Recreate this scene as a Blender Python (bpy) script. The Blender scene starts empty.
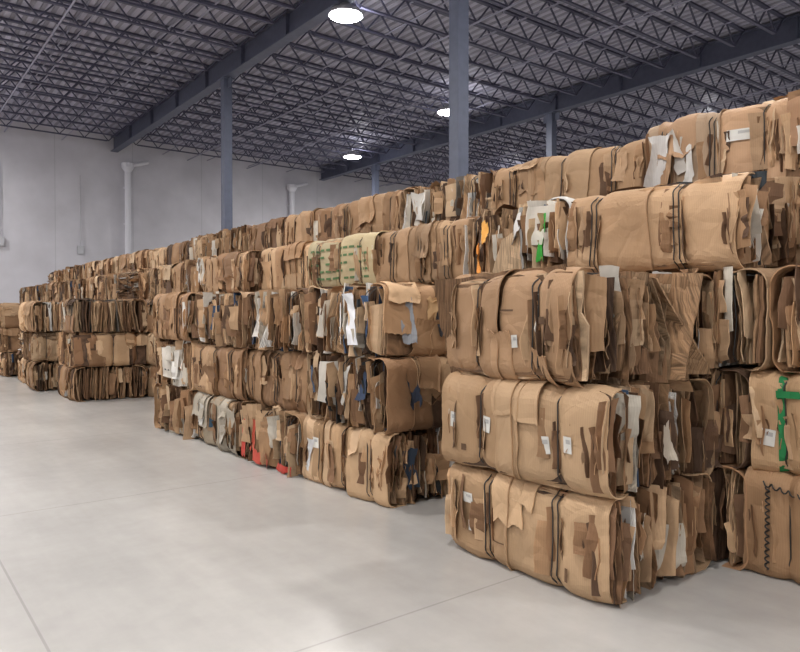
import bpy, math, random
import numpy as np
from mathutils import Vector

scene = bpy.context.scene
try:
    scene.view_settings.view_transform = 'Standard'
    scene.view_settings.look = 'None'
    scene.view_settings.exposure = 0.0
except Exception as e:
    print(e)

def lin(r, g, b):
    def f(c):
        c /= 255.0
        return c / 12.92 if c <= 0.04045 else ((c + 0.055) / 1.055) ** 2.4
    return np.array([f(r), f(g), f(b)])

# ------------------------------------------------------------------ materials
def new_mat(name):
    m = bpy.data.materials.new(name)
    m.use_nodes = True
    nt = m.node_tree
    b = nt.nodes.get('Principled BSDF')
    return m, nt, b

def N(nt, typ, **kw):
    n = nt.nodes.new(typ)
    for k, v in kw.items():
        setattr(n, k, v)
    return n

def math_node(nt, op, a, b=None, clamp=False):
    n = nt.nodes.new('ShaderNodeMath')
    n.operation = op
    n.use_clamp = clamp
    for i, v in enumerate((a, b)):
        if v is None: continue
        if hasattr(v, 'links'):
            nt.links.new(v, n.inputs[i])
        else:
            n.inputs[i].default_value = v
    return n.outputs[0]

def simple_mat(name, col, rough=0.6, metal=0.0, noise=0.0, nscale=6.0):
    m, nt, b = new_mat(name)
    b.inputs['Roughness'].default_value = rough
    b.inputs['Metallic'].default_value = metal
    c = (float(col[0]), float(col[1]), float(col[2]), 1)
    if noise > 0:
        tc = N(nt, 'ShaderNodeTexCoord')
        no = N(nt, 'ShaderNodeTexNoise')
        no.inputs['Scale'].default_value = nscale
        no.inputs['Detail'].default_value = 5
        nt.links.new(tc.outputs['Object'], no.inputs['Vector'])
        mr = N(nt, 'ShaderNodeMapRange')
        mr.inputs['From Min'].default_value = 0.3
        mr.inputs['From Max'].default_value = 0.7
        mr.inputs['To Min'].default_value = 1 - noise
        mr.inputs['To Max'].default_value = 1 + noise
        nt.links.new(no.outputs['Fac'], mr.inputs['Value'])
        vm = N(nt, 'ShaderNodeVectorMath', operation='SCALE')
        vm.inputs[0].default_value = c[:3]
        nt.links.new(mr.outputs['Result'], vm.inputs['Scale'])
        nt.links.new(vm.outputs['Vector'], b.inputs['Base Color'])
    else:
        b.inputs['Base Color'].default_value = c
    return m

def cardboard_mat():
    m, nt, b = new_mat('crushed_cardboard')
    at = N(nt, 'ShaderNodeAttribute', attribute_name='Col')
    sc = N(nt, 'ShaderNodeAttribute', attribute_name='sheet_co')
    tc = N(nt, 'ShaderNodeTexCoord')
    oi = N(nt, 'ShaderNodeObjectInfo')
    mp = N(nt, 'ShaderNodeVectorMath', operation='MULTIPLY')
    mp.inputs[1].default_value = (150, 4, 4)
    nt.links.new(sc.outputs['Vector'], mp.inputs[0])
    n1 = N(nt, 'ShaderNodeTexNoise')
    n1.inputs['Scale'].default_value = 1.0
    n1.inputs['Detail'].default_value = 3
    nt.links.new(mp.outputs[0], n1.inputs['Vector'])
    mr1 = N(nt, 'ShaderNodeMapRange')
    mr1.inputs['From Min'].default_value = 0.32
    mr1.inputs['From Max'].default_value = 0.62
    mr1.inputs['To Min'].default_value = 0.42
    mr1.inputs['To Max'].default_value = 1.14
    nt.links.new(n1.outputs['Fac'], mr1.inputs['Value'])
    mx = N(nt, 'ShaderNodeMix', data_type='FLOAT')
    nt.links.new(at.outputs['Alpha'], mx.inputs[0])
    mx.inputs[2].default_value = 1.0
    nt.links.new(mr1.outputs['Result'], mx.inputs[3])
    n2 = N(nt, 'ShaderNodeTexNoise')
    n2.inputs['Scale'].default_value = 2.5
    n2.inputs['Detail'].default_value = 4
    n2.inputs['Roughness'].default_value = 0.55
    nt.links.new(tc.outputs['Object'], n2.inputs['Vector'])
    mr2 = N(nt, 'ShaderNodeMapRange')
    mr2.inputs['From Min'].default_value = 0.3
    mr2.inputs['From Max'].default_value = 0.7
    mr2.inputs['To Min'].default_value = 0.86
    mr2.inputs['To Max'].default_value = 1.08
    nt.links.new(n2.outputs['Fac'], mr2.inputs['Value'])
    f = math_node(nt, 'MULTIPLY', mx.outputs[0], mr2.outputs['Result'])
    r = math_node(nt, 'MULTIPLY_ADD', oi.outputs['Random'], 0.32)
    r.node.inputs[2].default_value = 0.78
    f = math_node(nt, 'MULTIPLY', f, r)
    # flute shading: faint light/dark ribs from the corrugated core
    sp = N(nt, 'ShaderNodeSeparateXYZ')
    nt.links.new(sc.outputs['Vector'], sp.inputs[0])
    flw = math_node(nt, 'SINE', math_node(nt, 'MULTIPLY', sp.outputs['Y'], 420.0))
    rib = math_node(nt, 'MULTIPLY_ADD', flw, 0.03)
    rib.node.inputs[2].default_value = 1.0
    f = math_node(nt, 'MULTIPLY', f, rib)
    n3 = N(nt, 'ShaderNodeTexVoronoi', feature='DISTANCE_TO_EDGE')
    n3.inputs['Scale'].default_value = 3.6
    nw = N(nt, 'ShaderNodeTexNoise')
    nw.inputs['Scale'].default_value = 2.0
    nw.inputs['Detail'].default_value = 1
    nt.links.new(tc.outputs['Object'], nw.inputs['Vector'])
    wn = N(nt, 'ShaderNodeVectorMath', operation='MULTIPLY_ADD')
    nt.links.new(nw.outputs['Color'], wn.inputs[0])
    wn.inputs[1].default_value = (0.3, 0.3, 0.3)
    nt.links.new(tc.outputs['Object'], wn.inputs[2])
    nt.links.new(wn.outputs[0], n3.inputs['Vector'])
    vm = N(nt, 'ShaderNodeVectorMath', operation='SCALE')
    nt.links.new(at.outputs['Color'], vm.inputs[0])
    nt.links.new(f, vm.inputs['Scale'])
    hs = N(nt, 'ShaderNodeHueSaturation')
    hs.inputs['Saturation'].default_value = 0.93
    nt.links.new(vm.outputs['Vector'], hs.inputs['Color'])
    nt.links.new(hs.outputs['Color'], b.inputs['Base Color'])
    b.inputs['Roughness'].default_value = 0.68
    b.inputs['Specular IOR Level'].default_value = 0.25
    bp = N(nt, 'ShaderNodeBump')
    bp.inputs['Strength'].default_value = 0.8
    bp.inputs['Distance'].default_value = 0.012
    h1 = math_node(nt, 'MULTIPLY', n1.outputs['Fac'], at.outputs['Alpha'])
    fl = math_node(nt, 'MULTIPLY', flw, 0.05)
    fl = math_node(nt, 'MULTIPLY', fl, n2.outputs['Fac'])
    nt.links.new(math_node(nt, 'ADD', h1, fl), bp.inputs['Height'])
    cl = math_node(nt, 'MINIMUM', n3.outputs['Distance'], 0.14)
    bp2 = N(nt, 'ShaderNodeBump')
    bp2.inputs['Strength'].default_value = 0.45
    bp2.inputs['Distance'].default_value = 0.06
    nt.links.new(cl, bp2.inputs['Height'])
    nt.links.new(bp.outputs['Normal'], bp2.inputs['Normal'])
    nt.links.new(bp2.outputs['Normal'], b.inputs['Normal'])
    return m

def floor_mat():
    m, nt, b = new_mat('polished_concrete')
    tc = N(nt, 'ShaderNodeTexCoord')
    sep = N(nt, 'ShaderNodeSeparateXYZ')
    nt.links.new(tc.outputs['Object'], sep.inputs[0])
    def noise(scale, detail, rough, tlo, thi, vec=None):
        n = N(nt, 'ShaderNodeTexNoise')
        n.inputs['Scale'].default_value = scale
        n.inputs['Detail'].default_value = detail
        n.inputs['Roughness'].default_value = rough
        nt.links.new(vec if vec is not None else tc.outputs['Object'], n.inputs['Vector'])
        mr = N(nt, 'ShaderNodeMapRange')
        mr.interpolation_type = 'SMOOTHSTEP'
        mr.inputs['From Min'].default_value = 0.15
        mr.inputs['From Max'].default_value = 0.85
        mr.inputs['To Min'].default_value = tlo
        mr.inputs['To Max'].default_value = thi
        nt.links.new(n.outputs['Fac'], mr.inputs['Value'])
        return mr.outputs['Result']
    a = noise(0.35, 5, 0.55, 0.82, 1.14)
    c = noise(6, 5, 0.6, 0.96, 1.04)
    mp = N(nt, 'ShaderNodeMapping')
    mp.inputs['Scale'].default_value = (1.6, 0.2, 1)
    mp.inputs['Rotation'].default_value = (0, 0, 0.35)
    nt.links.new(tc.outputs['Object'], mp.inputs['Vector'])
    s = noise(1.3, 5, 0.6, 0.90, 1.06, mp.outputs['Vector'])
    f = math_node(nt, 'MULTIPLY', a, c)
    f = math_node(nt, 'MULTIPLY', f, s)
    def joint(out, sp, off):
        t = math_node(nt, 'ADD', out, off)
        t = math_node(nt, 'PINGPONG', t, sp / 2)
        t = math_node(nt, 'LESS_THAN', t, 0.008)
        return t
    j = math_node(nt, 'MAXIMUM', joint(sep.outputs['X'], 6.0, 5.2), joint(sep.outputs['Y'], 4.0, 0.6))
    k = math_node(nt, 'MULTIPLY_ADD', j, -0.2)
    k.node.inputs[2].default_value = 1.0
    f = math_node(nt, 'MULTIPLY', f, k)
    vm = N(nt, 'ShaderNodeVectorMath', operation='SCALE')
    vm.inputs[0].default_value = (0.495, 0.475, 0.445)
    nt.links.new(f, vm.inputs['Scale'])
    nt.links.new(vm.outputs['Vector'], b.inputs['Base Color'])
    b.inputs['Roughness'].default_value = 0.27
    return m

def wall_mat():
    m, nt, b = new_mat('painted_concrete_wall')
    tc = N(nt, 'ShaderNodeTexCoord')
    sep = N(nt, 'ShaderNodeSeparateXYZ')
    nt.links.new(tc.outputs['Object'], sep.inputs[0])
    cx = N(nt, 'ShaderNodeCombineXYZ')
    sm = math_node(nt, 'ADD', sep.outputs['X'], sep.outputs['Y'])
    nt.links.new(sm, cx.inputs[0])
    nt.links.new(sep.outputs['Z'], cx.inputs[1])
    br = N(nt, 'ShaderNodeTexBrick')
    br.offset = 0.0
    br.inputs['Scale'].default_value = 1.0
    br.inputs['Brick Width'].default_value = 3.6
    br.inputs['Row Height'].default_value = 12
    br.inputs['Mortar Size'].default_value = 0.02
    br.inputs['Color1'].default_value = (0.66, 0.65, 0.69, 1)
    br.inputs['Color2'].default_value = (0.62, 0.61, 0.65, 1)
    br.inputs['Mortar'].default_value = (0.54, 0.54, 0.57, 1)
    nt.links.new(cx.outputs[0], br.inputs['Vector'])
    no = N(nt, 'ShaderNodeTexNoise')
    no.inputs['Scale'].default_value = 0.8
    no.inputs['Detail'].default_value = 6
    nt.links.new(tc.outputs['Object'], no.inputs['Vector'])
    mr = N(nt, 'ShaderNodeMapRange')
    mr.inputs['From Min'].default_value = 0.3
    mr.inputs['From Max'].default_value = 0.7
    mr.inputs['To Min'].default_value = 0.88
    mr.inputs['To Max'].default_value = 1.05
    nt.links.new(no.outputs['Fac'], mr.inputs['Value'])
    vm = N(nt, 'ShaderNodeVectorMath', operation='SCALE')
    nt.links.new(br.outputs['Color'], vm.inputs[0])
    nt.links.new(mr.outputs['Result'], vm.inputs['Scale'])
    nt.links.new(vm.outputs['Vector'], b.inputs['Base Color'])
    b.inputs['Roughness'].default_value = 0.8
    return m

def deck_mat():
    m, nt, b = new_mat('metal_roof_deck')
    tc = N(nt, 'ShaderNodeTexCoord')
    sep = N(nt, 'ShaderNodeSeparateXYZ')
    nt.links.new(tc.outputs['Object'], sep.inputs[0])
    t = math_node(nt, 'PINGPONG', sep.outputs['X'], 0.15)
    t2 = math_node(nt, 'MULTIPLY', math_node(nt, 'SUBTRACT', t, 0.05), 30.0, clamp=True)
    mr = N(nt, 'ShaderNodeMapRange')
    mr.inputs['To Min'].default_value = 0.6
    mr.inputs['To Max'].default_value = 1.0
    nt.links.new(t2, mr.inputs['Value'])
    vm = N(nt, 'ShaderNodeVectorMath', operation='SCALE')
    vm.inputs[0].default_value = (0.47, 0.46, 0.56)
    nt.links.new(mr.outputs['Result'], vm.inputs['Scale'])
    nt.links.new(vm.outputs['Vector'], b.inputs['Base Color'])
    bp = N(nt, 'ShaderNodeBump')
    bp.inputs['Distance'].default_value = 0.04
    nt.links.new(t2, bp.inputs['Height'])
    nt.links.new(bp.outputs['Normal'], b.inputs['Normal'])
    b.inputs['Roughness'].default_value = 0.5
    return m

M_CARD = cardboard_mat()
M_WIRE = simple_mat('black_baling_wire', (0.03, 0.028, 0.025), 0.5)
M_FLOOR = floor_mat()
M_WALL = wall_mat()
M_DECK = deck_mat()
M_GIRD = simple_mat('girder_grey_paint', lin(84, 88, 106), 0.5, 0, 0.1)
M_COL = simple_mat('column_grey_paint', lin(98, 104, 122), 0.45, 0, 0.08)
M_JOIST = simple_mat('joist_dark_paint', lin(84, 84, 104), 0.5)
M_BRIDGE = simple_mat('bridging_light_paint', lin(150, 150, 168), 0.5)
M_PIPE = simple_mat('white_pvc', lin(222, 222, 228), 0.4)
M_HOUS = simple_mat('lamp_housing', (0.55, 0.55, 0.57), 0.35, 0.6)
def emis(name, s):
    m, nt, b = new_mat(name)
    b.inputs['Base Color'].default_value = (1, 1, 1, 1)
    b.inputs['Emission Color'].default_value = (1, 0.98, 1.0, 1)
    b.inputs['Emission Strength'].default_value = s
    return m
M_LAMP = emis('lamp_lens', 40)

# ------------------------------------------------------------------ mesh builder
class MB:
    def __init__(s):
        s.v = []; s.f = []; s.c = []; s.sc = []; s.m = []; s.sm = []; s.n = 0
    def add(s, V, F, col, sco=None, mat=0, smooth=False, al=1.0):
        V = np.asarray(V, float).reshape(-1, 3)
        F = np.asarray(F, int).reshape(-1, 4)
        s.v.append(V); s.f.append(F + s.n)
        col = np.asarray(col, float)
        if col.ndim == 1: col = np.tile(col, (len(V), 1))
        s.c.append(np.hstack([col, np.full((len(V), 1), al)]))
        s.sc.append(V if sco is None else np.asarray(sco, float).reshape(-1, 3))
        s.m.append(np.full(len(F), mat)); s.sm.append(np.full(len(F), smooth))
        s.n += len(V)
    def build(s, name, mats):
        V = np.concatenate(s.v); F = np.concatenate(s.f)
        me = bpy.data.meshes.new(name)
        me.vertices.add(len(V)); me.vertices.foreach_set('co', V.ravel())
        me.loops.add(F.size); me.loops.foreach_set('vertex_index', F.ravel().astype(np.int32))
        me.polygons.add(len(F))
        me.polygons.foreach_set('loop_start', (np.arange(len(F)) * 4).astype(np.int32))
        try: me.polygons.foreach_set('loop_total', np.full(len(F), 4, np.int32))
        except Exception: pass
        me.polygons.foreach_set('material_index', np.concatenate(s.m).astype(np.int32))
        me.update(calc_edges=True)
        me.polygons.foreach_set('use_smooth', np.concatenate(s.sm).astype(bool))
        C = np.concatenate(s.c)
        a = me.color_attributes.new('Col', 'FLOAT_COLOR', 'POINT')
        a.data.foreach_set('color', C.ravel())
        b = me.attributes.new('sheet_co', 'FLOAT_VECTOR', 'POINT')
        b.data.foreach_set('vector', np.concatenate(s.sc).ravel())
        for m in mats: me.materials.append(m)
        me.validate()
        return me

def grid_faces(nu, nv, flip=False):
    i = np.arange(nu * nv).reshape(nu, nv)
    a = i[:-1, :-1].ravel(); b = i[1:, :-1].ravel(); c = i[1:, 1:].ravel(); d = i[:-1, 1:].ravel()
    return np.stack([a, d, c, b] if flip else [a, b, c, d], 1)

def box_vf(c, s):
    c = np.array(c, float); h = np.array(s, float) / 2
    V = np.array([[x, y, z] for x in (-1, 1) for y in (-1, 1) for z in (-1, 1)]) * h + c
    F = [[0, 1, 3, 2], [4, 6, 7, 5], [0, 4, 5, 1], [2, 3, 7, 6], [0, 2, 6, 4], [1, 5, 7, 3]]
    return V, F

def bar_vf(p, q, w, d=None):
    p = np.array(p, float); q = np.array(q, float); d = d or w
    t = q - p; L = np.linalg.norm(t); t /= L
    up = np.array([0, 0, 1.0]) if abs(t[2]) < 0.95 else np.array([0, 1.0, 0])
    a = np.cross(t, up); a /= np.linalg.norm(a); b = np.cross(a, t)
    V = []
    for e in (p, q):
        for sa, sb in ((-1, -1), (1, -1), (1, 1), (-1, 1)):
            V.append(e + a * sa * w / 2 + b * sb * d / 2)
    F = [[0, 1, 2, 3], [7, 6, 5, 4], [0, 4, 5, 1], [1, 5, 6, 2], [2, 6, 7, 3], [3, 7, 4, 0]]
    return V, F

def tube_vf(pts, r, n=12):
    pts = [np.array(p, float) for p in pts]
    V = []; 
    for k, p in enumerate(pts):
        t = pts[min(k + 1, len(pts) - 1)] - pts[max(k - 1, 0)]
        t /= np.linalg.norm(t)
        up = np.array([0, 0, 1.0]) if abs(t[2]) < 0.9 else np.array([0, 1.0, 0])
        a = np.cross(t, up); a /= np.linalg.norm(a); b = np.cross(a, t)
        rr = r[k] if hasattr(r, '__len__') else r
        for j in range(n):
            an = 2 * math.pi * j / n
            V.append(p + (a * math.cos(an) + b * math.sin(an)) * rr)
    F = []
    for k in range(len(pts) - 1):
        for j in range(n):
            F.append([k * n + j, k * n + (j + 1) % n, (k + 1) * n + (j + 1) % n, (k + 1) * n + j])
    return V, F

def obj(name, me, loc=(0, 0, 0), rot=0.0, scale=None, parent=None):
    o = bpy.data.objects.new(name, me)
    o.location = loc; o.rotation_euler = (0, 0, rot)
    if scale: o.scale = scale
    if parent: o.parent = parent
    scene.collection.objects.link(o)
    return o

# ------------------------------------------------------------------ cardboard bales
TANS = [lin(202, 164, 122), lin(190, 150, 108), lin(174, 134, 94), lin(212, 178, 138), lin(158, 118, 81), lin(186, 150, 112)]
DARKS = [lin(138, 101, 69), lin(118, 86, 60), lin(98, 73, 54)]
WHITES = [lin(220, 212, 198), lin(208, 198, 180), lin(228, 224, 216)]
ODD = [lin(70, 92, 120), lin(60, 66, 70), lin(120, 112, 102), lin(150, 146, 140)]

def tri(x):
    return 2 / math.pi * np.arcsin(np.sin(x))

def wob(rng, k, fr, fn=np.sin):
    K = rng.normal(0, fr, (k, 3)); ph = rng.uniform(0, 6.28, k); a = rng.uniform(.5, 1, k); a /= a.sum() * .6
    def f(x, y, z=0):
        s = 0
        for i in range(k):
            s = s + a[i] * fn(K[i, 0] * x + K[i, 1] * y + K[i, 2] * z + ph[i])
        return s
    return f

def pick(rng, white=.05, dark=.14, odd=.02):
    r = rng.random()
    if r < white: c = WHITES[rng.integers(len(WHITES))]
    elif r < white + dark: c = DARKS[rng.integers(len(DARKS))]
    elif r < white + dark + odd: c = ODD[rng.integers(len(ODD))]
    else: c = TANS[rng.integers(len(TANS))]
    return c * rng.uniform(.86, 1.08)

def walk(rng, n, amp):
    """piecewise-straight torn edge"""
    k = rng.integers(3, 7)
    x = np.sort(rng.uniform(0, 1, k)); x[0] = 0; x[-1] = 1
    return np.interp(np.linspace(0, 1, n), x, rng.normal(0, amp, k)) + rng.normal(0, amp * .12, n)

def bale_mesh(name, L, W, H, style, seed, wires=3, white=.04, dark=.16, odd=.01, tmin=.009, tmax=.027,
              skin_cols=None, skins=True, scraps=55, patches=3, labels=(), prints=(), specials=(), messy=1.0, tape=False, curl=False, rc=None, npan=None, cover=1.0, extra=2, groove=.055, pages=7):
    rng = np.random.default_rng(seed)
    mb = MB()
    if style == 'X':
        A, B, C = W, L, H
        mp = lambda n, b, c: np.stack([n, b, c], -1)
    elif style == 'Y':
        A, B, C = L, W, H
        mp = lambda n, b, c: np.stack([-b, n, c], -1)
    else:
        A, B, C = H, W, L
        mp = lambda n, b, c: np.stack([b, c, n], -1)
    wy = [(-.5 + (i + .5 + rng.uniform(-.12, .12)) / wires) * L for i in range(wires)]
    W3 = wob(rng, 5, 2.6); W4 = wob(rng, 6, 9.0); W5 = wob(rng, 6, 3.5, tri)
    r_c = rc or .07 * rng.uniform(.8, 1.4)
    def deform(P):
        x = P[..., 0].copy(); y = P[..., 1].copy(); z = P[..., 2].copy()
        g = 0
        for w in wy: g = g + np.exp(-np.abs((y - w) / .05) ** 1.3)
        bq = np.clip(np.abs(y) / (L / 2), 0, 1.1)
        x *= (1.01 - groove * g) * (1 - .03 * bq ** 6)
        z *= (1.01 - (groove + .01) * g) * (1 - .015 * bq ** 6)
        x += .022 * W5(x, y, z); y += .02 * W5(z * 1.3, x, y)
        z = np.clip(z + H / 2, .003, H + .03)
        return np.stack([x, y, z], -1)
    inset = .02 if style != 'Z' else 0
    n = -A / 2 + inset; clump = 0; off = np.zeros(4); cc = None; crot = 0; cend = 0
    nb, nc = 11, 9
    while n < A / 2 - inset:
        t = rng.uniform(tmin, tmax) * (1.0 if rng.random() > .1 else 1.7)
        outer = abs(n) > A / 2 - .09
        wh_ = 0 if (outer and style != 'Z') else white; od_ = 0 if (outer and style != 'Z') else odd
        if clump <= 0:
            clump = rng.integers(2, 7)
            off = rng.normal(0, .028 * messy, 4); cc = pick(rng, wh_, dark, od_); crot = rng.normal(0, .03 * messy); cend = rng.normal(0, .02 * messy)
        clump -= 1
        nm = min(n + t / 2, A / 2 - .005 - inset)
        q = max(0, abs(nm) - (A / 2 - r_c)) / r_c
        red = r_c * (1 - math.sqrt(max(0, 1 - q * q))) if style != 'Z' else r_c * .5 * q
        hb = B / 2 - .035; hc = C / 2 - .008 - red
        e = off + rng.normal(0, .014 * messy, 4)
        b0, b1 = -hb + e[0], hb + e[1]
        c0 = -hc + abs(e[2]) * .6
        c1 = hc - abs(e[3]) * .8 + (.03 if rng.random() < .12 and not outer else 0)
        U, V = np.meshgrid(np.linspace(0, 1, nb), np.linspace(0, 1, nc), indexing='ij')
        jb0 = walk(rng, nc, .010 * messy); jb1 = walk(rng, nc, .010 * messy)
        jc0 = walk(rng, nb, .006 * messy); jc1 = walk(rng, nb, .010 * messy)
        if rng.random() < .3:
            k = rng.integers(nc - 1); jb0[k:] += rng.uniform(.01, .08)
        if rng.random() < .3:
            k = rng.integers(nc - 1); jb0[:k] += rng.uniform(.01, .08)
        if rng.random() < .3:
            k = rng.integers(nc - 1); jb1[k:] -= rng.uniform(.01, .08)
        b = (b0 + jb0[None, :]) * (1 - U) + (b1 + jb1[None, :]) * U
        c = (c0 + jc0[:, None]) * (1 - V) + (c1 + jc1[:, None]) * V
        rot = crot + rng.normal(0, .01)
        b, c = b - rot * c, c + rot * b * .3
        nn = nm + .035 * W3(nm * 1.0, b, c) * (min(1, (A / 2 - abs(nm)) / .1 + .3) if not outer else .15) + .008 * W4(nm * 6, b * 1.4, c * 2)
        endk = np.abs(b / (B / 2)) ** 8
        if not outer:
            nn = nn + endk * (cend + rng.normal(0, .010 * messy)) + endk * (c / C) * rng.normal(0, .035 * messy)
        tt = t * .5 * (1 - .5 * rng.random())
        fr = deform(mp(nn - tt, b, c)); bk = deform(mp(nn + tt, b, c))
        col = (cc if rng.random() < .6 else pick(rng, wh_, dark, od_)) * rng.uniform(.72, 1.14)
        sf = np.stack([nn - tt, b, c], -1); sb = np.stack([nn + tt, b, c], -1)
        idx = np.arange(nb * nc).reshape(nb, nc)
        rim = np.concatenate([idx[:, 0], idx[-1, 1:], idx[-2::-1, -1], idx[0, -2:0:-1]])
        r2 = np.roll(rim, -1); K = nb * nc
        side = np.stack([rim, r2, r2 + K, rim + K], 1)
        F = np.concatenate([grid_faces(nb, nc, True), grid_faces(nb, nc) + K, side])
        mb.add(np.concatenate([fr.reshape(-1, 3), bk.reshape(-1, 3)]), F, col, np.concatenate([sf.reshape(-1, 3), sb.reshape(-1, 3)]))
        n += t
    def profile(s, half, rad, ahalf, sgn):
        st = half - rad; arc = rad * math.pi / 2
        a_ = np.abs(s); sg = np.sign(s)
        nx = np.where(a_ <= st, ahalf, np.where(a_ <= st + arc, ahalf - rad + rad * np.cos((a_ - st) / rad), ahalf - rad - (a_ - st - arc)))
        cz = np.where(a_ <= st, a_, np.where(a_ <= st + arc, st + rad * np.sin((a_ - st) / rad), half))
        vn = np.where(a_ <= st, 1., np.where(a_ <= st + arc, np.cos((a_ - st) / rad), 0.))
        vc = np.where(a_ <= st, 0., np.where(a_ <= st + arc, np.sin((a_ - st) / rad), 1.))
        return nx * sgn, cz * sg, vn * sgn, vc * sg
    rad = r_c + .03
    crease = wob(rng, 4, 6.0, tri); crease2 = wob(rng, 4, 16.0, tri); crease3 = wob(rng, 3, 4.5, tri)
    def relief(s, b):
        return .010 * crease(s, b) + .020 * (.5 - np.abs(crease3(s, b))) + .004 * crease2(s * .8, b * .8)
    def skin(sgn, b0, b1, s0, s1, col, lift, nu=52, nv=38, jag=.010, sjag=None, scurl=0.):
        sjag = jag * 4 if sjag is None else sjag
        U, V = np.meshgrid(np.linspace(0, 1, nu), np.linspace(0, 1, nv), indexing='ij')
        j0 = walk(rng, nv, jag); j1 = walk(rng, nv, jag)
        k0 = walk(rng, nu, sjag); k1 = walk(rng, nu, sjag)
        b = (b0 + j0[None, :]) * (1 - U) + (b1 + j1[None, :]) * U
        s = (s0 + k0[:, None]) * (1 - V) + (s1 + k1[:, None]) * V
        nx, cz, vn, vc = profile(s, C / 2 - .008, rad, A / 2, sgn)
        up = .006 + lift + relief(s, b)
        up = up + .035 * (np.clip(1 - U / .10, 0, 1) ** 2 * rng.uniform(-.4, .9) + np.clip((U - .9) / .10, 0, 1) ** 2 * rng.uniform(-.4, .9))
        if scurl:
            up = up + scurl * (np.clip(1 - V / .25, 0, 1) ** 2 * rng.uniform(0, 1) + np.clip((V - .75) / .25, 0, 1) ** 2 * rng.uniform(0, 1))
        P = deform(mp(nx + vn * up, b, cz + vc * up))
        mb.add(P, grid_faces(nu, nv), col, np.stack([nx * .015 + lift, b, cz], -1), 0, False, 0.08)
        up2 = up - .009
        P2 = deform(mp(nx + vn * up2, b, cz + vc * up2))
        for P_, P2_ in ((P[0], P2[0]), (P[-1], P2[-1]), (P[:, 0], P2[:, 0]), (P[:, -1], P2[:, -1])):
            m_ = len(P_)
            mb.add(np.concatenate([P_, P2_]), [[i, i + 1, m_ + i + 1, m_ + i] for i in range(m_ - 1)], col * 1.15, None, 0, False, 0)
    tot = C / 2 - rad + rad * 1.57
    if skins and style != 'Z':
        for sgn in (-1, 1):
            npn = npan or rng.integers(2, 4)
            cuts = [-B / 2]
            for i in range(1, npn): cuts.append((-.5 + (i + rng.uniform(-.15, .15)) / npn) * B)
            cuts.append(B / 2)
            order = rng.permutation(npn)
            for li, i in enumerate(order):
                col = (skin_cols[i % len(skin_cols)] if skin_cols else pick(rng, .02, .1, 0)) * rng.uniform(.80, 1.06)
                s1 = tot + rng.uniform(.02, .25); s0 = -tot - rng.uniform(-.04, .15)
                if rng.random() > cover:
                    if rng.random() < .5: s1 = rng.uniform(-.05, tot * .8)
                    else: s0 = -rng.uniform(-.05, tot * .8)
                skin(sgn, cuts[i] - rng.uniform(.0, .04), cuts[i + 1] + rng.uniform(.0, .04), s0, s1, col, .007 * li, scurl=.02)
            for k in range(extra):
                wdt = rng.uniform(.14, .5); cb = rng.uniform(-.5 + wdt / 2 / B, .5 - wdt / 2 / B) * B
                base = (skin_cols[rng.integers(len(skin_cols))] if skin_cols else pick(rng, 0, .1, 0)) * rng.uniform(.68, 1.08)
                r_ = rng.random()
                if r_ < .45: s0, s1 = rng.uniform(-.1, tot * .7), tot + rng.uniform(.02, .2)
                elif r_ < .8: s0, s1 = -tot - .05, rng.uniform(-tot * .7, .1)
                else: s0, s1 = -tot - .02, tot + .1
                skin(sgn, cb - wdt / 2, cb + wdt / 2, s0, s1, base, .018 + .004 * k, 24, 20, .012, .035, .04)
    def mp_world(x, y, z):
        x, y, z = np.broadcast_arrays(np.asarray(x, float), np.asarray(y, float), np.asarray(z, float))
        return np.stack([x, y, z], -1)
    def surf(face, u, v, up):
        if face == 'front': return mp_world(-W / 2 - up, u, v)
        if face == 'back': return mp_world(W / 2 + up, u, v)
        if face == 'end': return mp_world(u, -L / 2 - up + .02, v)
        if face == 'far': return mp_world(u, L / 2 + up - .02, v)
        return mp_world(u, v, H / 2 + up)
    def patch(face, cu, cv, su, sv, col, up=.02, ang=0., curlk=.03, nu=14, nv=12, jag=.008):
        U, V = np.meshgrid(np.linspace(-.5, .5, nu), np.linspace(-.5, .5, nv), indexing='ij')
        w1 = walk(rng, nv, jag); w2 = walk(rng, nv, jag); w3 = walk(rng, nu, jag); w4 = walk(rng, nu, jag)
        u = U * su + w1[None, :] * np.clip(U, 0, 1) * 2 + w2[None, :] * np.clip(-U, 0, 1) * 2
        v = V * sv + w3[:, None] * np.clip(V, 0, 1) * 2 + w4[:, None] * np.clip(-V, 0, 1) * 2
        ca, sa = math.cos(ang), math.sin(ang)
        uu = cu + ca * u - sa * v; vv = cv + sa * u + ca * v
        dirx = rng.normal(0, 1, 2); dirx /= np.linalg.norm(dirx)
        d = np.clip((U * dirx[0] + V * dirx[1]) * 2, 0, 2)
        upv = up + curlk * d ** 2 + .012 * crease(uu * 2, vv * 2) + .012 * (.5 - np.abs(crease3(uu * 4, vv * 3)))
        if face in ('front', 'back', 'end', 'far'):
            q = np.clip(np.abs(vv) - (H / 2 - rad), 0, rad * .98) / rad
            if not (style == 'Z'):
                upv = upv - rad * (1 - np.sqrt(np.maximum(0, 1 - q * q))) * (1.0 if ((style == 'X') == (face in ('front', 'back'))) else .25)
        P = deform(surf(face, uu, vv, upv))
        mb.add(P, grid_faces(nu, nv), col, np.stack([uu * .02 + up, uu, vv], -1), 0, False, .1)
    for i in range(patches):
        face = ('front', 'front', 'end', 'back')[rng.integers(4)]
        ext = L if face in ('front', 'back') else W
        smoothface = (style == 'X') == (face in ('front', 'back'))
        patch(face, rng.uniform(-.4, .4) * ext, rng.uniform(-.25, .25) * H, rng.uniform(.05, .16), rng.uniform(.25, .6),
              pick(rng, white, .25, odd), rng.uniform(.01, .03) if smoothface else rng.uniform(.0, .025), rng.normal(0, .10), rng.uniform(0, .06), jag=.008)
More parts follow.
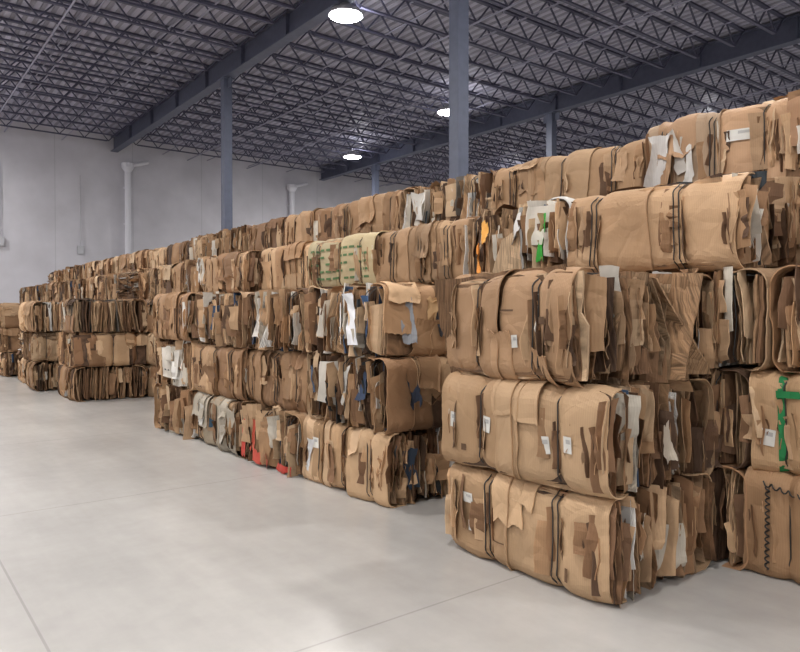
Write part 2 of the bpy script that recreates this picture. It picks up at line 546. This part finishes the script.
    def flap(face, cu, cv, ln, wd, col, lean, tw, base=-.06):
        nu, nv = 4, 9
        U, V = np.meshgrid(np.linspace(0, 1, nu), np.linspace(-.5, .5, nv), indexing='ij')
        outd = base + U * (ln + walk(rng, nv, .012)[None, :]); bend = lean * U ** 2 * ln
        wv = V * wd * (1 - .12 * U)
        a, bb = math.cos(tw), math.sin(tw)
        wig = .007 * np.sin(V * 7 + cu * 30)
        uu = cu + bend * a - wv * bb + wig; vv = cv + bend * bb + wv * a
        if style == 'X' and face in ('front', 'back'):
            q = np.clip(np.abs(vv) - (H / 2 - rad), 0, rad * .98) / rad
            outd = outd - rad * (1 - np.sqrt(np.maximum(0, 1 - q * q)))
        for dt in (0, .005):
            P = surf(face, uu + dt * a, vv, outd)
            if face in ('front', 'back', 'end', 'far'):
                P = deform(P)
            else:
                P[..., 2] = np.clip(P[..., 2] + H / 2, .004, H + .04)
            mb.add(P, grid_faces(nu, nv), col, np.stack([uu * .02, uu, vv], -1), 0, False, .3)
            if dt == 0: E0 = P[-1]
        mb.add(np.concatenate([E0, P[-1]]), [[i, i + 1, nv + i + 1, nv + i] for i in range(nv - 1)], col * 1.15, None, 0, False, 0)
    for i in range(int(scraps)):
        rr = rng.random()
        face = 'front' if rr < .36 else ('end' if rr < .72 else ('back' if rr < .8 else ('far' if rr < .86 else 'top')))
        smoothface = (style == 'X' and face in ('front', 'back')) or (style == 'Y' and face in ('end', 'far'))
        if smoothface: continue
        ext = L if face in ('front', 'back') else W
        if face == 'top':
            if style == 'Z': continue
            flap(face, rng.uniform(-.40, .44) * W, rng.uniform(-.46, .46) * L, rng.uniform(.05, .10), rng.uniform(.1, .4),
                 pick(rng, white, dark, odd), rng.normal(0, .8), rng.normal(1.57 if style == 'Y' else 0, .12))
            continue
        flap(face, rng.uniform(-.47, .47) * ext, rng.uniform(-.25, .25) * H, rng.uniform(.07, .12) * messy ** .5, rng.uniform(.2, .6),
             pick(rng, white * 1.5, dark, odd), rng.normal(0, .7), rng.normal(0 if style != 'Z' else 1.57, .06))
    # sheet edges that poke out of the smooth side in the wire grooves and at the ends
    if style == 'X':
        for w in list(wy) + [-L / 2 + .05, L / 2 - .05]:
            for k in range(pages):
                flap('front', w + rng.normal(0, .028), rng.uniform(-.15, .15) * H, rng.uniform(.07, .105), rng.uniform(.25, .75) * H,
                     pick(rng, .02, .3, 0), rng.normal(0, .9), rng.normal(0, .06))
    for (face, cu, cv, su, sv, col, up, ang, ck) in specials:
        smoothface = (style == 'X') == (face in ('front', 'back'))
        patch(face, cu, cv, su, sv, lin(*col), up + (.02 if smoothface else .045), ang, ck, 16, 16, .016)
    def decal(face, cu, cv, su, sv, col, up=.026, ang=0):
        k = 9
        U, V = np.meshgrid(np.linspace(-.5, .5, k), np.linspace(-.5, .5, k), indexing='ij')
        ca, sa = math.cos(ang), math.sin(ang)
        b = cu + ca * U * su - sa * V * sv; s = cv + sa * U * su + ca * V * sv
        nx, cz, vn, vc = profile(s, C / 2 - .008, rad, A / 2, -1)
        u_ = up + relief(s, b)
        P = deform(mp(nx + vn * u_, b, cz + vc * u_))
        mb.add(P, grid_faces(k, k), lin(*col), np.stack([nx * .02, b * .0, cz * .2], -1), 0, True, 0)
    lab = .020 if extra < 3 else .036
    if style == 'X':
        for (cu, cv, su, sv) in labels:
            a = rng.normal(0, .06)
            decal('front', cu, cv, su, sv, (226, 223, 214), lab, a)
            decal('front', cu - su * .1, cv + sv * .2, su * .5, sv * .25, (186, 184, 180), lab + .002, a)
        for (cu, cv, su, sv, col) in prints:
            decal('front', cu, cv, su, sv, col, lab - .0005)
    if tape:
        decal('front', L * .36, 0, .05, H * 1.2, (30, 130, 70), .024)
        decal('front', -L * .05, H * .30, L * .86, .05, (30, 130, 70), .026)
        decal('front', L * .05, 0, .045, H * 1.1, (40, 140, 78), .024)
    for w in wy:
        for dw in (0, .035) if rng.random() < .5 else (0,):
            q = []
            for k in range(60):
                a = 2 * math.pi * k / 60
                px = abs(math.cos(a)) ** .28 * math.copysign(1, math.cos(a)) * (W / 2 + .034)
                pz = abs(math.sin(a)) ** .28 * math.copysign(1, math.sin(a)) * (H / 2 + .006)
                q.append((px, w + dw + .006 * math.sin(k), pz))
            Q = deform(np.array(q)); Q = np.vstack([Q, Q[:1]])
            V, F = tube_vf(Q, .0055, 5)
            mb.add(V, F, (0.03, .03, .03), None, 1, True)
    if curl:
        pts = []
        for k in range(160):
            tt = k / 159
            pts.append((-W / 2 - .045 - .012 * math.sin(k * .9), L * (.42 - .84 * tt), H * .93 + .016 * math.cos(k * .9) - .09 * math.sin(tt * 3.1)))
        V, F = tube_vf(np.array(pts), .006, 5); mb.add(V, F, (.03, .03, .03), None, 1, True)
        pts = []
        for k in range(90):
            tt = k / 89
            pts.append((-W / 2 - .05 - .012 * math.sin(k * .9), L * .40 + .014 * math.cos(k * .9), H * (.9 - .8 * tt)))
        V, F = tube_vf(np.array(pts), .006, 5); mb.add(V, F, (.03, .03, .03), None, 1, True)
    return mb.build(name, [M_CARD, M_WIRE])

prng = random.Random(11)
GEN = {'X': [], 'Y': [], 'Z': []}
for st, k in (('X', 7), ('Y', 7), ('Z', 2)):
    for i in range(k):
        GEN[st].append(bale_mesh('bale_mesh_%s%d' % (st, i), 1.56, 1.27, .735, st, 100 + i * 7 + ord(st), scraps=60, patches=5,
                                 white=.05, dark=.25, odd=.03, tmin=.014, tmax=.036, messy=1.4, cover=.6, extra=3, groove=.07))

def place_mesh(me, x, y, z, rot=0.0, sc=None):
    return obj('cardboard_bale', me, (x, y, z), rot, sc)

def inst(x0, y0, z, L=1.56, W=1.27, H=.735, st=None, flip=None):
    st = st or prng.choice('XXXXYYYYYZ')
    quarter = st == 'T'
    me = prng.choice(GEN['X' if quarter else st])
    r = math.pi if (flip if flip is not None else prng.random() < .5) else 0
    if quarter:
        return place_mesh(me, x0 + W / 2, y0 + L / 2, z, r + math.pi / 2 + prng.uniform(-.02, .02), (L / 1.27 * .98, W / 1.56 * .985, H / .735))
    return place_mesh(me, x0 + W / 2 + prng.uniform(-.02, .02), y0 + L / 2, z, r + prng.uniform(-.02, .02), (W / 1.27 * .98, L / 1.56 * .985, H / .735))

def uniq(x0, y0, z, L, W, H, st, seed, rot=0.0, **kw):
    me = bale_mesh('bale_mesh_u%d' % seed, L, W, H, st, seed, **kw)
    return place_mesh(me, x0 + W / 2, y0 + L / 2, z, rot)

SK = [lin(204, 167, 125), lin(190, 152, 110), lin(210, 174, 134)]
PR = (110, 82, 58)
# ---- nearest stack (row 1)
uniq(3.74, 2.66, 0, 1.50, 1.27, .695, 'X', 1001, 0.0, skin_cols=SK, scraps=90, patches=1, wires=2, npan=2, tmin=.007, tmax=.020, rc=.08, messy=1.5, groove=.05, dark=.25, extra=2, pages=6,
     labels=[(.50, .12, .10, .08), (.48, -.10, .07, .08)], prints=[(.1, .2, .18, .014, PR), (.1, .17, .12, .01, PR), (-.45, -.2, .025, .09, PR), (.2, -.15, .16, .01, PR)],
     specials=[('end', -.25, .05, .07, .3, (200, 190, 174), -.02, .1, .03), ('end', .35, .08, .12, .35, (186, 150, 110), -.02, -.1, .04)])
uniq(3.70, 2.66, .70, 1.50, 1.30, .70, 'X', 1002, -.01, skin_cols=SK, scraps=90, patches=1, wires=2, npan=2, tmin=.007, tmax=.020, rc=.09, messy=1.5, groove=.06, dark=.25, extra=2, pages=6,
     labels=[(.62, .02, .06, .12), (.28, .02, .09, .12), (-.30, -.05, .08, .12), (-.50, -.02, .07, .11)], prints=[(.5, -.18, .05, .05, PR), (-.1, .2, .2, .012, PR), (.05, -.22, .12, .014, PR)],
     specials=[('end', .05, -.05, .08, .25, (200, 186, 166), -.02, .1, .03), ('end', -.4, -.1, .12, .4, (170, 130, 92), -.02, .1, .05)])
uniq(3.72, 2.80, 1.405, 1.36, 1.56, .80, 'X', 1003, -.13, skin_cols=[lin(190, 149, 108), lin(176, 137, 98)], scraps=130, patches=1, wires=2, npan=2, messy=1.9, tmin=.007, tmax=.022, rc=.12, groove=.06, extra=2, pages=8,
     labels=[(-.2, -.1, .06, .09)], prints=[(-.45, .05, .10, .05, PR), (-.1, .12, .16, .014, PR)],
     specials=[('end', .1, .2, .12, .08, (210, 202, 188), -.01, .2, .03)])
# ---- row 1, middle section, four columns x three levels
mid = [
  (5.32, [('X', dict(skin_cols=SK, patches=3, cover=1, labels=[(.55, .1, .1, .12)], prints=[(.25, .12, .12, .02, PR), (-.1, .05, .14, .012, PR)],
                    specials=[('front', .66, -.05, .09, .4, (218, 218, 218), .02, .3, .03), ('end', -.35, .0, .12, .4, (60, 74, 92), .0, .2, .05), ('end', .2, .1, .10, .3, (216, 212, 206), .0, .1, .05), ('end', 0, -.15, .08, .3, (48, 50, 52), .0, .1, .03)])),
          ('Y', dict(white=.08, odd=.08, dark=.25, specials=[('front', -.4, .1, .10, .3, (70, 84, 110), .0, .15, .03), ('front', -.05, .05, .08, .4, (206, 200, 190), .0, .1, .03), ('end', -.3, .05, .2, .4, (70, 80, 100), .0, 0, .04)])),
          ('Y', dict(white=.10, odd=.06, dark=.2, specials=[('front', -.28, .02, .16, .55, (230, 230, 232), .02, -.08, .04), ('front', -.50, .05, .14, .45, (56, 84, 120), .0, -.1, .03), ('end', -.35, .0, .14, .45, (150, 152, 156), .0, .1, .04), ('end', .1, .05, .16, .4, (70, 72, 78), .0, .1, .04), ('end', -.05, .12, .12, .25, (200, 160, 110), .01, .1, .04)]))]),
  (6.94, [('Y', dict(white=.05, odd=.03, specials=[('front', .60, -.08, .12, .5, (214, 62, 40), .01, .1, .03), ('front', .10, -.26, .4, .14, (206, 70, 44), .01, .05, .03), ('front', -.5, -.3, .35, .10, (210, 60, 40), .01, 0, .02), ('front', .3, .0, .06, .4, (200, 80, 50), .01, .15, .02)])),
          ('X', dict(skin_cols=[TANS[2], TANS[4]])),
          ('Y', dict(white=.08, odd=.04, dark=.2, specials=[('front', .3, -.05, .12, .3, (216, 208, 198), .0, .2, .03)]))]),
  (8.53, [('X', dict(skin_cols=[lin(196, 184, 164), lin(184, 166, 140)], white=.2, specials=[('front', .3, .1, .2, .25, (222, 218, 208), .01, .2, .03), ('front', -.4, -.1, .14, .3, (206, 196, 180), .01, .2, .03), ('front', 0, 0, .16, .12, (60, 90, 110), .01, .1, .02)])),
          ('X', dict(skin_cols=[TANS[4], TANS[1]])),
          ('Y', dict(white=.06, odd=.03))]),
  (10.13, [('Y', dict(white=.06, odd=.02)), ('Y', dict(white=.12, odd=.03, specials=[('front', -.3, 0, .14, .4, (216, 210, 200), .0, .2, .03)])), ('X', dict(skin_cols=[TANS[4], TANS[2]]))]),
]
sd = 2000
for ci, (y0, lv) in enumerate(mid):
    z = 0
    for li, (st, kw) in enumerate(lv):
        h = prng.uniform(.715, .75) if li < 2 else .735
        k = dict(scraps=90, patches=5, messy=1.6, tmin=.009, tmax=.028, cover=.7, extra=3, dark=.26, groove=.07); k.update(kw)
        x0 = (3.98, 3.98, 3.92, 3.86)[ci] + prng.uniform(-.06, .06)
        uniq(x0, y0 + prng.uniform(-.02, .02), z, 1.56, 1.2, h - .005, st, sd, prng.uniform(-.03, .03), **k); sd += 1
        z += h
def stack(x0, y0, levels, sts=None, L=1.56, W=1.27):
    z = 0
    for i in range(levels):
        h = prng.uniform(.725, .745)
        inst(x0 + prng.uniform(-.05, .05), y0, z, L, W, h - .004, None if sts is None else sts[i % len(sts)])
        z += h
stack(3.56, 15.95, 3, 'XTX', 1.5, 1.55)
stack(3.85, 17.55, 3)
stack(3.20, 18.7, 3, 'XTX', 1.5, 1.55)
stack(3.45, 20.3, 3)
stack(3.25, 23.6, 3, 'XTY', 1.56, 1.45)
for k in range(5): stack(3.4, 25.25 + 1.6 * k, 3)

# ---- row 2 (four high)
def lvl(z): return z * .742
uniq(5.12, 2.46, 0, 1.54, 1.27, .738, 'Y', 3001, 0, scraps=80, patches=3, dark=.3, messy=1.5)
uniq(5.12, 2.46, lvl(1), 1.54, 1.27, .738, 'Y', 3002, 0, scraps=80, patches=2, dark=.25, messy=1.5)
uniq(5.10, 2.30, lvl(2), 1.70, 1.27, .738, 'Y', 3003, 0, scraps=100, patches=1, dark=.2, messy=1.8)
uniq(5.08, 2.48, lvl(3), 1.56, 1.45, .735, 'X', 3004, -.03, skin_cols=[lin(202, 163, 121), lin(192, 152, 110)], scraps=120, patches=0, wires=2, npan=2, messy=1.8, rc=.14, extra=1)
uniq(5.12, .86, 0, 1.56, 1.27, .738, 'X', 3005, 0, scraps=50, patches=1, curl=True, skin_cols=[TANS[2], TANS[4]])
uniq(5.14, .86, lvl(1), 1.56, 1.27, .738, 'X', 3006, 0, scraps=50, patches=0, tape=True, labels=[(.66, -.1, .1, .12)], skin_cols=SK, extra=0)
uniq(5.16, .70, lvl(2), 1.56, 1.27, .738, 'Y', 3007, 0, scraps=100, patches=1, dark=.2, messy=1.7)
L4 = [
 (4.08, 1.42, 'Y', dict(white=.12, odd=.05, messy=1.8, specials=[('front', -.45, .02, .10, .45, (60, 178, 60), .03, .1, .03), ('front', .38, -.12, .10, .3, (240, 150, 30), .04, .1, .05), ('front', .30, .12, .10, .25, (238, 170, 60), .03, -.1, .05), ('front', -.1, .12, .08, .3, (220, 216, 210), .0, .2, .05)])),
 (5.54, 1.55, 'X', dict(skin_cols=[TANS[1], TANS[5]])),
 (7.12, 1.62, 'X', dict(skin_cols=[lin(196, 176, 134), lin(200, 182, 142)], patches=0, extra=0, cover=1, prints=[(-.65 + .15 * i, .2 - .1 * j, .11, .03, (92, 124, 76)) for i in range(10) for j in range(5) if (i * 7 + j * 3) % 5 != 0])),
 (8.78, 1.60, 'X', dict(skin_cols=[TANS[0], TANS[2]])),
 (10.42, 1.60, 'X', dict(skin_cols=[TANS[1], TANS[4]])),
 (12.05, 1.60, 'Y', dict(white=.08)),
]
for i, (y0, L, st, kw) in enumerate(L4):
    for l in range(3):
        inst(5.15, y0, lvl(l), L, 1.27, .735)
    k = dict(scraps=90, patches=4, messy=1.6, cover=.8, extra=3, groove=.07); k.update(kw)
    uniq(5.14 + prng.uniform(-.05, .05) - (.25 if i == 4 else 0), y0, lvl(3), L - .02, 1.27, .73 + prng.uniform(-.02, .02), st, 3100 + i, prng.uniform(-.03, .03), **k)
y = 13.7
while y < 32:
    for l in range(4): inst(5.12 + prng.uniform(-.06, .06), y, lvl(l), 1.58, 1.27, .735)
    y += 1.61
# ---- row 3 (five high, top bale pushed forward)
y = .9
while y < 32.4:
    for l in range(4): inst(6.56, y, lvl(l), 1.58, 1.27, .735)
    y += 1.61
L5 = [
 (.95, 1.62, 'X', .78, dict(skin_cols=[lin(200, 156, 116), lin(184, 140, 102)], patches=0)),
 (2.66, 1.26, 'X', .80, dict(skin_cols=[lin(200, 158, 118), lin(190, 160, 128)], white=.3, patches=0, extra=1, cover=1, labels=[(-.3, .12, .3, .1)], specials=[('front', .50, .0, .16, .55, (224, 220, 214), .03, .15, .08), ('front', .30, .08, .10, .4, (214, 208, 198), .03, -.2, .06), ('front', .40, -.1, .09, .35, (176, 140, 104), .05, .3, .05), ('front', .18, -.08, .06, .4, (222, 218, 210), .03, .1, .05)])),
 (4.02, 1.98, 'X', .72, dict(wires=3, skin_cols=[TANS[1], TANS[0]], white=.1, rc=.13, cover=1)),
 (6.05, 1.85, 'Y', .72, dict(white=.15, odd=.05, specials=[('front', .5, .05, .25, .35, (220, 216, 208), .0, .1, .04)])),
 (7.95, 1.55, 'X', .73, dict(skin_cols=[TANS[1], TANS[2]], white=.12)),
 (9.55, 1.7, 'X', .73, dict(skin_cols=[TANS[4], TANS[1]], odd=.06)),
 (11.3, 1.6, 'X', .72, dict(skin_cols=[DARKS[0], TANS[4]])),
 (12.95, 1.6, 'Y', .74, dict(skin_cols=[DARKS[0], TANS[4]])),
 (14.6, 1.6, 'Y', .74, dict(white=.12)),
]
for i, (y0, L, st, h, kw) in enumerate(L5):
    k = dict(scraps=90, patches=4, messy=1.6, cover=.8, extra=3, groove=.07); k.update(kw)
    uniq(6.16 + prng.uniform(-.05, .05), y0, lvl(4), L, 1.27, h, st, 3200 + i, prng.uniform(-.03, .03), **k)
y = 16.3
while y < 32:
    inst(6.2 + prng.uniform(-.06, .06), y, lvl(4), 1.58, 1.27, prng.uniform(.66, .76))
    y += 1.62

# ------------------------------------------------------------------ room shell
X0, X1, Y0, Y1, HC = -14.1, 46.1, -13.0, 36.0, 10.8
def box_obj(name, c, s, mat):
    mb = MB(); V, F = box_vf(c, s); mb.add(V, F, (1, 1, 1)); return obj(name, mb.build(name, [mat]))
box_obj('floor', ((X0 + X1) / 2, (Y0 + Y1) / 2, -.1), (X1 - X0 + .6, Y1 - Y0 + .6, .2), M_FLOOR)
box_obj('ceiling', ((X0 + X1) / 2, (Y0 + Y1) / 2, HC + .1), (X1 - X0 + .6, Y1 - Y0 + .6, .2), M_DECK)
box_obj('wall_back', ((X0 + X1) / 2, Y1 + .15, HC / 2), (X1 - X0 + .6, .3, HC), M_WALL)
box_obj('wall_front', ((X0 + X1) / 2, Y0 - .15, HC / 2), (X1 - X0 + .6, .3, HC), M_WALL)
box_obj('wall_left', (X0 - .15, (Y0 + Y1) / 2, HC / 2), (.3, Y1 - Y0, HC), M_WALL)
box_obj('wall_right', (X1 + .15, (Y0 + Y1) / 2, HC / 2), (.3, Y1 - Y0, HC), M_WALL)

GX = [-2.1, 9.9, 21.9, 33.9]
GD = .72; gz = HC - .12 - GD
for gx in GX:
    mb = MB()
    LY = Y1 - Y0 - .04
    for c, s in (((0, (Y0 + Y1) / 2, gz + .02), (.34, LY, .04)), ((0, (Y0 + Y1) / 2, gz + GD), (.34, LY, .04)), ((0, (Y0 + Y1) / 2, gz + GD / 2), (.05, LY, GD - .04))):
        V, F = box_vf(c, s); mb.add(V, F, (1, 1, 1))
    yy = Y0 + 1
    while yy < Y1:
        V, F = box_vf((0, yy, gz + GD / 2), (.3, .02, GD - .06)); mb.add(V, F, (1, 1, 1)); yy += 3.0
    obj('roof_girder', mb.build('roof_girder', [M_GIRD]), (gx, 0, 0))
def column(x, y):
    mb = MB(); w = .29
    for c, s in (((0, -w / 2 + .015, gz / 2), (w, .03, gz)), ((0, w / 2 - .015, gz / 2), (w, .03, gz)), ((-w / 2 + .02, 0, gz / 2), (.03, w - .06, gz)), ((w / 2 - .02, 0, gz / 2), (.03, w - .06, gz)),
                 ((0, 0, .015), (.55, .55, .03)), ((0, 0, gz - .012), (.42, .5, .024)), ((0, .28, gz - .18), (.03, .25, .3)), ((0, -.28, gz - .18), (.03, .25, .3))):
        V, F = box_vf(c, s); mb.add(V, F, (1, 1, 1))
    for bx in (-.22, .22):
        for by in (-.22, .22):
            V, F = tube_vf([(bx, by, .03), (bx, by, .08)], .02, 6); mb.add(V, F, (1, 1, 1))
    obj('steel_column', mb.build('steel_column', [M_COL]), (x, y, 0))
for cx_, ys in ((9.9, (-1.0, 10.75, 22.5)), (21.9, (-5.6, 6.4, 18.3, 30.4)), (33.9, (6.4, 18.4, 30.4)), (-2.1, (-9.5,))):
    for cy in ys: column(cx_, cy)

mb = MB()
jz1 = HC - .04; jz0 = HC - .66
ys = np.arange(Y0 + .8, Y1 - .2, 1.2)
xs = [X0 + .05] + GX + [X1 - .05]
for a, b in zip(xs[:-1], xs[1:]):
    for yy in ys:
        for V, F in (bar_vf((a + .1, yy, jz1), (b - .1, yy, jz1), .12, .06), bar_vf((a + .7, yy, jz0), (b - .7, yy, jz0), .10, .05)):
            mb.add(V, F, (1, 1, 1))
        n = 22; st_ = (b - a - .2) / n
        for k in range(n):
            xa = a + .1 + k * st_; xb = xa + st_
            za, zb = (jz1, jz0) if k % 2 == 0 else (jz0, jz1)
            V, F = bar_vf((xa, yy, za), (xb, yy, zb), .04); mb.add(V, F, (1, 1, 1))
obj('roof_bar_joists', mb.build('roof_bar_joists', [M_JOIST]))
mb = MB()
for a, b in zip(xs[:-1], xs[1:]):
    for k in (.2, .4, .6, .8):
        x = a + (b - a) * k
        for zz in (jz1 - .06, jz0 + .04):
            V, F = bar_vf((x, Y0 + .05, zz), (x, Y1 - .05, zz), .035); mb.add(V, F, (1, 1, 1))
obj('joist_bridging', mb.build('joist_bridging', [M_BRIDGE]))
mb = MB()
for x in (4.4, 13.6, 17.0, 26.0):
    V, F = tube_vf([(x, Y0 + .1, jz0 - .10), (x, Y1 - .1, jz0 - .10)], .03, 8); mb.add(V, F, (1, 1, 1), None, 0, True)
    for yy in np.arange(Y0 + 2, Y1, 3.0):
        V, F = tube_vf([(x, yy, jz0 - .10), (x, yy, jz0 - .2)], [.012, .02], 6); mb.add(V, F, (1, 1, 1))
        V, F = tube_vf([(x, yy, jz0 - .10), (x, yy, jz0)], .008, 6); mb.add(V, F, (1, 1, 1))
obj('sprinkler_pipes', mb.build('sprinkler_pipes', [M_BRIDGE]))
def downspout(x, top):
    mb = MB()
    V, F = tube_vf([(0, 0, 0.02), (0, 0, top - .7), (0, .0, top - .5), (0, .0, top - .35)], .15, 12); mb.add(V, F, (1, 1, 1), None, 0, True)
    V, F = tube_vf([(0, 0, top - .42), (0, 0, top - .2), (0, 0, top)], [.16, .3, .3], 12); mb.add(V, F, (1, 1, 1))
    V, F = tube_vf([(0, 0, top - .1), (.6, 0, top + .05), (1.0, 0, top + .2)], .1, 10); mb.add(V, F, (1, 1, 1), None, 0, True)
    z = 1.0
    while z < top - .8:
        V, F = box_vf((0, .1, z), (.36, .14, .06)); mb.add(V, F, (1, 1, 1)); z += 1.8
    obj('wall_downspout', mb.build('wall_downspout', [M_PIPE]), (x, Y1 - .36, 0))
downspout(10.45, 9.4)
downspout(19.7, 9.4)
for (x, z) in ((4.9, 5.2), (8.3, 5.0)):
    mb = MB(); V, F = box_vf((0, 0, 0), (.3, .12, .4)); mb.add(V, F, (1, 1, 1)); V, F = box_vf((0, -.07, 0), (.22, .03, .3)); mb.add(V, F, (1, 1, 1))
    V, F = tube_vf([(0, .02, .2), (0, .02, 3.6)], .02, 6); mb.add(V, F, (1, 1, 1))
    obj('electrical_box', mb.build('electrical_box', [M_HOUS]), (x, Y1 - .08, z))

# ------------------------------------------------------------------ high-bay lamps
def lamp_mesh():
    mb = MB()
    prof = [(.34, .05), (.32, .16), (.20, .18), (.16, .40), (.04, .46), (.03, .44)]
    V, F = tube_vf([(0, 0, z) for z, r in prof], [r for z, r in prof], 24); mb.add(V, F, (1, 1, 1), None, 0, True)
    V, F = tube_vf([(0, 0, .33), (0, 0, .48)], .015, 6); mb.add(V, F, (1, 1, 1), None, 0)
    V, F = tube_vf([(0, 0, .055), (0, 0, .05), (0, 0, .03), (0, 0, .0)], [.005, .43, .43, .30], 24); mb.add(V, F, (1, 1, 1), None, 1)
    V, F = tube_vf([(0, 0, .0), (0, 0, -.02)], [.30, .005], 24); mb.add(V, F, (1, 1, 1), None, 1)
    return mb.build('high_bay_lamp_mesh', [M_HOUS, M_LAMP])
LM = lamp_mesh()
ld = bpy.data.lights.new('high_bay_bulb', 'AREA'); ld.shape = 'DISK'; ld.size = .6; ld.energy = 345; ld.color = (1.0, .98, .955)
lu = bpy.data.lights.new('high_bay_uplight', 'POINT'); lu.energy = 45; lu.shadow_soft_size = .1; lu.color = (.97, .97, 1.0)
lz = jz0 - .5
spots = [(10.0, 15.2), (9.0, 4.6)]
spots += [(18.7, 2.3), (17.9, 20.0), (19.2, 28.6)]
spots += [(30, y) for y in (4.3, 16.4, 28.4)]
spots += [(.3, y) for y in (-6, 2, 10, 18, 26, 33)]
spots += [(-8, y) for y in (-4, 5, 14, 23, 32)]
spots += [(9.0, -5)]
for (x, y) in spots:
    o = obj('high_bay_lamp', LM, (x, y, lz))
    l = bpy.data.objects.new('bulb', ld); l.parent = o; l.location = (0, 0, -.04); scene.collection.objects.link(l)
    l = bpy.data.objects.new('uplight', lu); l.parent = o; l.location = (.62, .1, .15); scene.collection.objects.link(l)

w = bpy.data.worlds.new('world'); scene.world = w; w.use_nodes = True
w.node_tree.nodes['Background'].inputs[0].default_value = (.5, .55, .65, 1)
w.node_tree.nodes['Background'].inputs[1].default_value = .2

cam = bpy.data.cameras.new('camera'); co = bpy.data.objects.new('camera', cam); scene.collection.objects.link(co)
cam.sensor_width = 36; cam.sensor_fit = 'HORIZONTAL'; cam.lens = 690 / 800 * 36
co.location = (0, 0, 1.9); co.rotation_euler = (math.radians(90 - 1.0), 0, math.radians(-37.8))
cam.clip_start = .05; cam.clip_end = 200
scene.camera = co
